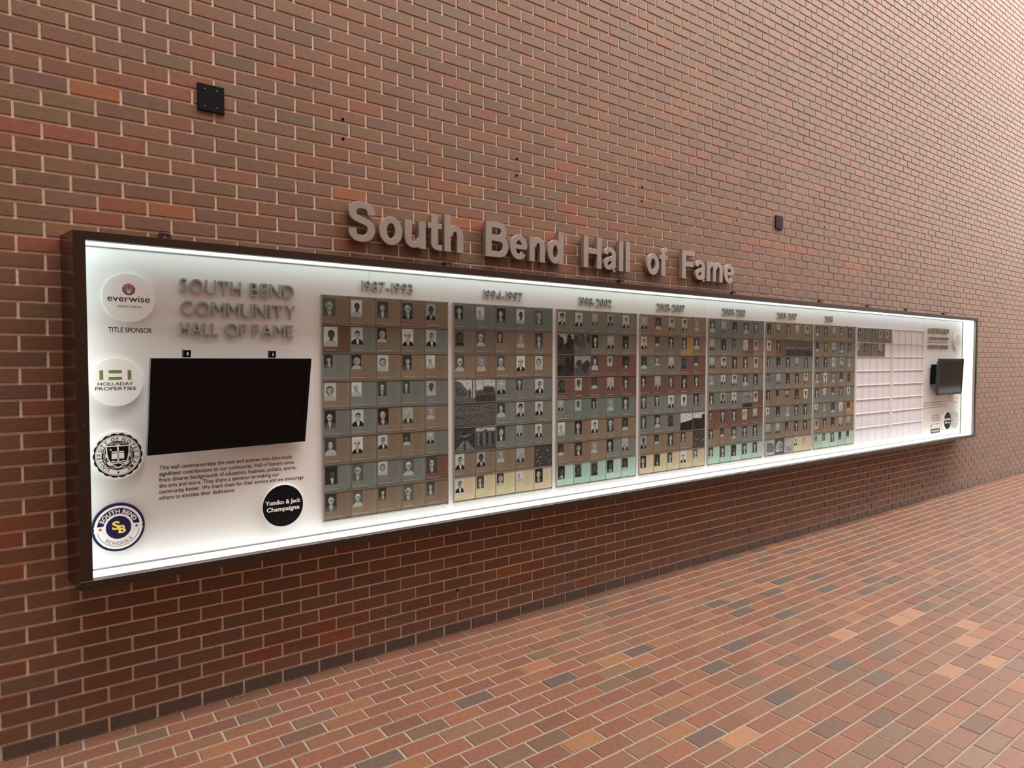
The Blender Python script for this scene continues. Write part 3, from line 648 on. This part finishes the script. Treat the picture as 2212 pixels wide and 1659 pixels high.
# ------------------------------------------------------------------ the two screens
def screen(label, cx, cy, cz, yaw, tilt, w, h, th, bracket, clips):
    t = empty('television', (U(cx), YY(cy), cz), label, 'television', 'black screens hung in the case')
    t.rotation_euler = (tilt, 0, yaw)
    w2, h2 = w * L / 2, h * L / 2
    b = MB(); b.box(-w2, w2, 0.003, th * 0.5, -h2, h2); b.build('casing', M_TVEDGE if clips else M_TVSIDE, t)
    b = MB(); b.box(-w2 * 0.9, w2 * 0.9, th * 0.5, th, -h2 * 0.85, h2 * 0.85); b.build('back_cover', M_TVSIDE, t)
    bz = 0.022
    b = MB()
    for x0_, x1_, z0_, z1_ in ((-w2, w2, h2 - bz, h2), (-w2, w2, -h2, -h2 + bz * 1.2), (-w2, -w2 + bz, -h2 + bz * 1.2, h2 - bz), (w2 - bz, w2, -h2 + bz * 1.2, h2 - bz)): b.box(x0_, x1_, -0.002, 0.0029, z0_, z1_)
    b.build('bezel', M_BLACK, t)
    b = MB(); b.box(-w2 + bz, w2 - bz, 0.0005, 0.0029, -h2 + bz * 1.2, h2 - bz); b.build('screen', M_SCREEN, t)
    for cxp in clips:
        bb = MB(); x_, zt = cxp * L, h2 - 0.01
        cw = 0.014
        bb.box(x_ - cw, x_ - 0.004, th, th + 0.004, zt - 0.10, zt + 0.040); bb.box(x_ + 0.004, x_ + cw, th, th + 0.004, zt - 0.10, zt + 0.040)
        bb.box(x_ - 0.004, x_ + 0.004, th, th + 0.004, zt + 0.031, zt + 0.040); bb.box(x_ - 0.004, x_ + 0.004, th, th + 0.004, zt - 0.10, zt + 0.014)
        bb.box(x_ - cw - 0.004, x_ - cw, th, th + 0.022, zt - 0.10, zt + 0.040)
        bb.build('mount_rail', M_BLACK, t)
    bx0, bx1, bz0, bz1 = bracket
    b = MB(); gap = (YP - YY(cy))
    b.box(bx0 * L, bx1 * L, gap - 0.012, gap - 0.004, bz0 * CH, bz1 * CH); b.box(bx0 * L + 0.01, bx0 * L + 0.05, th, gap - 0.012, bz0 * CH + 0.02, bz1 * CH - 0.02); b.box(bx1 * L - 0.05, bx1 * L - 0.01, th, gap - 0.012, bz0 * CH + 0.02, bz1 * CH - 0.02)
    b.build('wall_bracket', M_BLACK, t)
    return t
TV1 = screen('large black television tilted forward under the South Bend Community title', 3.19, -0.85, (3.90 + 10.5 * H) * L, 0.15, 0.18, 3.80, 2.235, 0.05, (-1.0, 0.6, -2.0, 2.0), (-1.06, 0.98))
TV2 = screen('black television on a projecting bracket at the right end of the case', 45.38, -0.72, (3.96 + 10.5 * H) * L, 0.02, 0.04, 3.80, 2.235, 0.045, (-1.75, 0.4, -1.3, 2.1), ())

# ------------------------------------------------------------------ portrait racks
GLC = {'G': (0.140, 0.163, 0.145), 'B': (0.175, 0.142, 0.105), 'R': (0.125, 0.070, 0.053), 'Y': (0.170, 0.150, 0.095), 'O': (0.135, 0.138, 0.108),
       'T': (0.120, 0.165, 0.145), 'C': (0.44, 0.40, 0.27), 'K': (0.30, 0.44, 0.388), 'A': (0.30, 0.20, 0.07), 'P': (0.06, 0.065, 0.065), 'Q': (0.16, 0.20, 0.18)}  # C and K: bottom-row glass, glow of the light strip painted into the colour
GRID = [
 ["BBBBB", "RGYOG", "GBBBB", "BGGGG", "GGBBB", "BBBBG", "GGGGR", "BBBBB"],
 ["TTTTT", "OOBBB", "BBBBB", "PPGGG", "PPGGG", "PPGGG", "BBBBP", "CCCCC"],
 ["GGGGG", "PPOOO", "PPRRR", "RRRRR", "TTTTT", "GBBBB", "BBBGG", "KKKKK"],
 ["BBYYY", "BOOAB", "GOORR", "RRRRR", "GGGGG", "GGGPP", "BBBBP", "CCCCC"],
 ["TTTTT", "GGGRB", "BBBBB", "GGGGG", "GGGPR", "RRRRR", "BBGGG", "KKKKK"],
 ["YYYYY", "BRPPP", "GGGGG", "GGBBB", "BBBBG", "GGGGG", "GBBBB", "QQQCC"],
 ["OYYYY", "YYGGG", "GGGGB", "BBBBB", "GGGGG", "GGGBA", "BBBBB", "KKKKK"],
 ["GTOOO", "OOOO.", ".....", ".....", ".....", ".....", ".....", "....."],
 ["....."] * 8]
TPX, TPZ = 0.785 * L, 2.16 * CH            # tile pitch
TW, TH = TPX - 0.0045, TPZ - 0.0085
rp_ = random.Random(5)
def g3(v, t=(1, 1, 1)): return (v * t[0], v * t[1], v * t[2])
def portrait(seed):
    r = random.Random(seed); b = MB(); w, h = 0.067, 0.096; cool = (0.78, 0.86, 0.82)
    bgv = r.choice([0.50, 0.62, 0.35, 0.04, 0.06, 0.22, 0.60, 0.02, 0.10, 0.03]); k = [0]
    def P(pts, v, clip=True):
        k[0] += 1
        if clip: pts = [(min(w, max(0, x)), min(0, max(-h, z))) for x, z in pts]
        b.poly(pts, -0.00010 * k[0], g3(v, cool))
    P([(0, 0), (w, 0), (w, -h), (0, -h)], bgv)
    cx = w * r.uniform(0.45, 0.56); fz = -h * r.uniform(0.36, 0.42); fr = w * r.uniform(0.21, 0.28)
    skin = r.choice([0.42, 0.50, 0.38, 0.46, 0.15, 0.10, 0.44]); dark = skin < .2
    hair = r.choice([0.02, 0.04, 0.03, 0.015]) if dark else r.choice([0.02, 0.05, 0.5, 0.3, 0.03, 0.60, 0.12])
    woman = r.random() < .25; bald = (not woman) and r.random() < .3
    suit = r.choice([0.02, 0.03, 0.015, 0.05, 0.40, 0.10]); shz = fz - fr * 1.72
    if woman: P([(p[0], p[1] - fr * .12) for p in ell(cx, fz, fr * 1.42, fr * 1.62, 24)], hair)
    P([(0.0, -h), (w * .03, shz - h * .16), (w * .16, shz - h * .07), (cx - fr * .75, shz + h * .01), (cx + fr * .75, shz + h * .01), (w * .86, shz - h * .06), (w * .98, shz - h * .15), (w, -h)], suit)
    P([(cx - fr * .50, fz - fr * .9), (cx + fr * .50, fz - fr * .9), (cx + fr * .55, shz + h * .01), (cx, shz - h * .06), (cx - fr * .55, shz + h * .01)], skin * 0.55)
    if suit < 0.2 and not woman:
        P([(cx - fr * .58, shz + h * .02), (cx, shz - h * .045), (cx + fr * .58, shz + h * .02), (cx + fr * .42, -h * .97), (cx - fr * .10, -h)], 0.62)
        if r.random() < .8: P([(cx - fr * .12, shz - h * .035), (cx + fr * .16, shz - h * .035), (cx + fr * .26, -h), (cx + fr * .02, -h)], r.choice([0.02, 0.06, 0.2]))
    for s_ in (-1, 1): P(ell(cx + s_ * fr * .95, fz - fr * .02, fr * .15, fr * .27, 10), skin * .75)
    # head, then the shaded side, then hair over the crown
    head = [(cx + fr * .95 * math.cos(a) * (1 - .13 * max(0, -math.sin(a))), fz + fr * 1.28 * math.sin(a)) for a in [2 * math.pi * q / 26 for q in range(26)]]
    P(head, skin)
    sd = r.choice([-1, 1])
    P([(cx + sd * fr * .50 + fr * .43 * math.cos(a), fz - fr * .05 + fr * 1.05 * math.sin(a)) for a in [2 * math.pi * q / 18 for q in range(18)]], skin * 0.70)
    P(ell(cx - sd * fr * .15, fz + fr * .42, fr * .50, fr * .42, 14), skin * 1.10)
    P(ell(cx - sd * fr * .30, fz - fr * .30, fr * .30, fr * .24, 12), skin * 1.08)
    if not bald:
        hl = r.uniform(.42, .66); top_ = [(cx + fr * 1.04 * math.cos(a), fz + fr * 1.36 * math.sin(a)) for a in [math.radians(q) for q in range(8, 173, 11)]]
        P(top_ + [(cx - fr * .86, fz + fr * .15), (cx - fr * .72, fz + fr * hl), (cx - fr * .1, fz + fr * (hl + .22)), (cx + fr * .70, fz + fr * (hl + .05)), (cx + fr * .88, fz + fr * .15)], hair)
    else:
        for s_ in (-1, 1): P(ell(cx + s_ * fr * .93, fz + fr * .30, fr * .13, fr * .40, 10), hair)
    for s_ in (-1, 1):
        P(ell(cx + s_ * fr * .37, fz + fr * .27, fr * .22, fr * .05, 8), skin * .30)
        P(ell(cx + s_ * fr * .37, fz + fr * .08, fr * .17, fr * .075, 8), skin * .22)
    if r.random() < .4 and not woman:
        for s_ in (-1, 1):
            k[0] += 1; b.ring(cx + s_ * fr * .40, fz + fr * .08, fr * .31, fr * .22, fr * .25, fr * .16, -0.00010 * k[0], -0.00010 * k[0] + 0.00005, 12, col=g3(0.02))
    P([(cx + sd * fr * .02, fz + fr * .15), (cx + sd * fr * .17, fz - fr * .33), (cx - sd * fr * .10, fz - fr * .33)], skin * .78)
    P([(cx - fr * .16, fz - fr * .34), (cx + fr * .16, fz - fr * .34), (cx, fz - fr * .40)], skin * .40)
    P([(cx - fr * .34, fz - fr * .60), (cx, fz - fr * .56), (cx + fr * .34, fz - fr * .60), (cx, fz - fr * .74)], skin * .38)
    if (not woman) and r.random() < .10: P([(cx - fr * 1.5, fz + fr * .62), (cx + fr * 1.5, fz + fr * .62), (cx + fr * .95, fz + fr * .90), (cx + fr * .75, fz + fr * 1.6), (cx - fr * .75, fz + fr * 1.6), (cx - fr * .95, fz + fr * .90)], 0.04)
    return mesh('portrait', b.v, b.f, M_PRINT, b.c)
PORT = [portrait(100 + k) for k in range(34)]
def caption(seed):
    r = random.Random(seed); b = MB(); z = -TH + 0.0105; x = 0.006; end = r.uniform(0.062, 0.10)
    while x < end:                                      # the name, too small to read
        for q in range(r.randint(2, 7)):
            w_ = r.uniform(0.0010, 0.0019); hh = 0.0042 if q == 0 else r.choice([0.0026, 0.0026, 0.0040]); b.box(x, x + w_, -0.0004, 0, z, z + hh); x += w_ + 0.0007
        x += 0.0022
    return mesh('name_line', b.v, b.f, M_TEXTW)
CAPT = [caption(k) for k in range(8)]
def bio(seed):
    r = random.Random(seed); b = MB()
    for j in range(15):
        z = -0.010 - j * 0.0068; x1_ = TW - 0.012 - r.uniform(0, 0.012)
        b.box(0.071 + r.uniform(0, 0.004), x1_, -0.0003, 0, z - 0.0007, z)
    b.box(0.071, TW - 0.03, -0.0003, 0, -TH + 0.026, -TH + 0.0268); b.box(0.071, TW - 0.05, -0.0003, 0, -TH + 0.021, -TH + 0.0218)
    return b
M_BIO = {}
BIO = {}
for kx_, cc in GLC.items():
    M_BIO[kx_] = mat('bio_print_' + kx_, tuple(min(0.9, x * 1.16 + 0.005) for x in cc), rough=0.3)
    BIO[kx_] = []
    for s_ in range(3):
        bb = bio(s_); BIO[kx_].append(mesh('biography_text', bb.v, bb.f, M_BIO[kx_]))
GLM = {}
def glass(key):
    v = rp_.randrange(4)
    if (key, v) not in GLM:
        c = GLC[key]; q = random.Random(hash((ord(key), v)) & 0xffff); j = [q.uniform(0.9, 1.12) for _ in range(3)]; kk = q.uniform(0.94, 1.08)
        b = MB(); b.box(0, TW, 0, 0.009, -TH, 0, tuple(c[a] * kk * (0.5 + 0.5 * j[a]) for a in range(3)), 0.0012)
        GLM[(key, v)] = mesh('glass_plaque', b.v, b.f, M_GLASS, b.c)
    return GLM[(key, v)]
def sc(pl):                                            # full plaque photograph from polygons (unit square, z up)
    b = MB()
    for k, (pts, v) in enumerate(pl):
        b.poly([(0.002 + p[0] * (TW - 0.004), -TH + 0.002 + p[1] * (TH - 0.004)) for p in pts], -0.0003 - 0.00012 * k, g3(v, (0.95, 1.0, 0.98)))
    return mesh('scene_photo', b.v, b.f, M_SCENE, b.c)
FULL = [(0, 0), (1, 0), (1, 1), (0, 1)]
def trees(seed, base=0.03, sky=0.22, hor=0.55):
    r = random.Random(seed); pl = [(FULL, sky), ([(0, 0), (1, 0), (1, hor), (0, hor)], base * 1.8)]
    for j in range(7):
        cx = r.uniform(0, 1); cz = r.uniform(hor - .1, hor + .25); pl.append(([(min(1, max(0, p[0])), min(1, max(0, p[1]))) for p in ell(cx, cz, r.uniform(.1, .22), r.uniform(.12, .3), 12)], base * r.uniform(.6, 1.6)))
    return pl
def lines(seed, base=0.09):
    r = random.Random(seed); pl = [(FULL, base)]
    for j in range(16):
        a, c_ = r.uniform(0, 1), r.uniform(0, 1); d_ = r.uniform(.006, .016); e_ = r.uniform(-.35, .35); f_ = min(1 - d_, max(0, a + e_)); a = min(1 - d_, a)
        pl.append(([(0, a), (1, f_), (1, f_ + d_), (0, a + d_)], base * r.uniform(.3, 2.6)))
    return pl
def crowd(seed, base=0.05):
    r = random.Random(seed); pl = [(FULL, base)]
    for j in range(30):
        cx, cz = r.uniform(.05, .95), r.uniform(.05, .9); pl.append((ell(cx, cz, r.uniform(.02, .05), r.uniform(.02, .05), 7), r.choice([.02, .3, .12, .03, .2])))
    return pl
SCENES = {
 (1, 3, 0): [(FULL, .42), ([(0, 0), (1, 0), (1, .18), (0, .22)], .10), ([(0, .2), (0, .95), (.30, .88), (.62, .52), (.80, .42), (.80, .2)], .11), ([(.86, .2), (.86, 1), (.91, 1), (.91, .2)], .10), ([(.70, .2), (.70, .45), (.76, .62), (.82, .45), (.82, .2)], .06)] + [([(.06 + .09 * k, .28), (.06 + .09 * k, .80 - .07 * k), (.10 + .09 * k, .79 - .07 * k), (.10 + .09 * k, .28)], .03) for k in range(6)],
 (1, 3, 1): [(FULL, .40), ([(0, 0), (1, 0), (1, .32), (0, .28)], .04), ([(0, .28), (0, .50), (.38, .52), (.38, .66), (.60, .70), (.95, .64), (1, .3)], .08)] + [([(.42 + .11 * k, .38), (.42 + .11 * k, .60), (.48 + .11 * k, .60), (.48 + .11 * k, .38)], .025) for k in range(5)],
 (1, 4, 0): lines(1), (1, 4, 1): lines(2),
 (1, 5, 0): [(FULL, .04), ([(0, 0), (.40, .45), (.62, .45), (1, 0)], .14), ([(.44, 0), (.49, .45), (.53, .45), (.56, 0)], .05), ([(.1, .72), (.45, .66), (.9, .78), (.5, .60)], .22)] + crowd(4)[1:14],
 (1, 5, 1): [(FULL, .38), ([(0, 0), (1, 0), (1, .82), (.62, .82), (.5, .92), (.38, .82), (0, .82)], .07)] + [([(.08 + .15 * k, .2), (.08 + .15 * k, .75), (.15 + .15 * k, .75), (.15 + .15 * k, .2)], .02 if k % 2 else .14) for k in range(6)],
 (1, 6, 4): crowd(9), (2, 1, 0): trees(3, .02, .30, .5), (2, 1, 1): trees(4, .06, .14, .6), (2, 2, 0): trees(5, .015, .05, .5), (2, 2, 1): trees(6, .04, .24, .42),
 (3, 5, 3): [(FULL, .45), ([(0, 0), (1, 0), (1, .62), (.85, .55), (.35, .48), (0, .42)], .015)], (3, 5, 4): [(FULL, .45), ([(0, 0), (1, 0), (1, .85), (.75, .85), (.75, .62), (0, .66)], .02)],
 (3, 6, 4): crowd(12), (4, 4, 3): [(FULL, .20), ([(0, 0), (1, 0), (1, .25), (0, .25)], .03), ([(.15, .25), (.15, .6), (.5, .8), (.85, .6), (.85, .25)], .10)] + [([(.22 + .14 * k, .28), (.22 + .14 * k, .6), (.28 + .14 * k, .6), (.28 + .14 * k, .28)], .3) for k in range(4)],
 (5, 1, 2): [(FULL, .08), ([(0, .5), (1, .52), (1, .58), (0, .56)], .22), ([(0, 0), (1, 0), (1, .40), (0, .36)], .03)], (5, 1, 3): [(FULL, .07), ([(0, .54), (1, .50), (1, .56), (0, .60)], .20), ([(0, 0), (1, 0), (1, .38), (0, .40)], .03)], (5, 1, 4): [(FULL, .07), ([(0, .50), (1, .58), (1, .62), (0, .56)], .22), ([(0, 0), (1, 0), (1, .36), (0, .38)], .02)],
 (5, 7, 0): [(FULL, .32), ([(.15, .2), (.15, .85), (.95, .70), (.95, .15)], .12)], (5, 7, 2): [(FULL, .30), ([(.2, .1), (.2, .4), (.8, .35), (.8, .1)], .18)],
 (5, 7, 1): [(FULL, .06), ([(.08, .15), (.08, .62), (.48, .88), (.48, .15)], .40), ([(.48, .15), (.48, .88), (.88, .68), (.88, .15)], .28)] + [([(.10, .25 + .11 * k), (.48, .28 + .13 * k), (.48, .31 + .13 * k), (.10, .28 + .11 * k)], .06) for k in range(4)] + [([(.48, .28 + .13 * k), (.88, .25 + .10 * k), (.88, .28 + .10 * k), (.48, .31 + .13 * k)], .06) for k in range(4)],
}
for key in ((5, 7, 0), (5, 7, 2)): pass
ordn = ['first', 'second', 'third', 'fourth', 'fifth', 'sixth', 'seventh', 'eighth', 'ninth']
for g_ in range(9):
    gx, gv0, gv1 = 5.56 + 4.143 * g_, -18.95, -1.40
    if g_ < 7: lab = ['nearest rack of glass portrait plaques, just right of the large television', 'plaque rack with six city photographs at its left and a pale yellow bottom row', 'plaque rack with four tree photographs at upper left and a bright green bottom row', 'plaque rack with a dark barn photograph across two plaques on the right', 'plaque rack with teal top row and one house photograph in its middle', 'plaque rack with a wide dark landscape across three plaques in the second row', 'last fully filled plaque rack, under the short numerals 2018'][g_]
    elif g_ == 7: lab = 'rack with only two upper rows of glass portrait plaques, the rest blank'
    else: lab = 'completely empty pale rack just left of the right screen'
    RK = empty('plaque_rack', (U(gx), YP, V(gv1)), lab, 'plaque rack', 'portrait plaque racks in the case')
    rz = V(gv0) - V(gv1); rw = U(3.965); e = 0.0055; fd = -0.011
    b = MB(); b.box(0, e, fd, 0, 0, rz, None, 0.001); b.build('frame_rail', M_RACK if g_ < 7 else M_RAIL, RK); b = MB(); b.box(rw - e, rw, fd, 0, 0, rz, None, 0.001); b.build('frame_rail', M_RACK if g_ < 7 else M_RAIL, RK)
    b = MB(); b.box(e, rw - e, fd, 0, rz - e, rz, None, 0.001); b.build('frame_rail', M_RACK if g_ < 7 else M_RAIL, RK); b = MB(); b.box(e, rw - e, fd, 0, 0, e, None, 0.001); b.build('frame_rail', M_RACK if g_ < 7 else M_RAIL, RK)
    x00 = (rw - 5 * TPX) / 2; z00 = rz - (rz - 8 * TPZ) / 2
    for r_ in range(1, 8):
        b = MB(); zc = z00 - r_ * TPZ; b.box(e, rw - e, -0.0125 if g_ < 7 else -0.0075, 0, zc - 0.0028, zc + 0.0028); b.build('shelf_rail', M_RAILD if g_ < 7 else M_RAIL, RK)
    for c_ in range(1, 5):
        b = MB(); xc = x00 + c_ * TPX; b.box(xc - 0.0014, xc + 0.0014, -0.0100 if g_ < 7 else -0.0045, -0.0005, e, rz - e); b.build('upright_rail', M_RAILD if g_ < 7 else M_RAIL, RK)
    for r_ in range(8):
        for c_ in range(5):
            key = GRID[g_][r_][c_]
            if key == '.': continue
            x = x00 + c_ * TPX + (TPX - TW) / 2; z = z00 - r_ * TPZ - (TPZ - TH) / 2
            full = (g_, r_, c_) in SCENES
            pq = link('plaque', glass(key), RK, (x, -0.0095, z))
            if full:
                link('scene_photo', sc(SCENES[(g_, r_, c_)]), pq); continue
            p = link('portrait', PORT[rp_.randrange(len(PORT))], pq, (0.006, -0.0002, -0.006))
            if (g_, r_, c_) == (0, 1, 0): s_ = 1.15
            else: s_ = rp_.choice([1, 1, 1, 0.95, 1.05, 0.85, 1.0, 0.75])
            p.scale = (s_ * rp_.uniform(.95, 1.05), 1, s_)
            link('name_line', CAPT[rp_.randrange(8)], pq, (0, -0.0001, 0))
            link('biography_text', BIO[key][rp_.randrange(3)], pq, (0, -0.0001, 0))
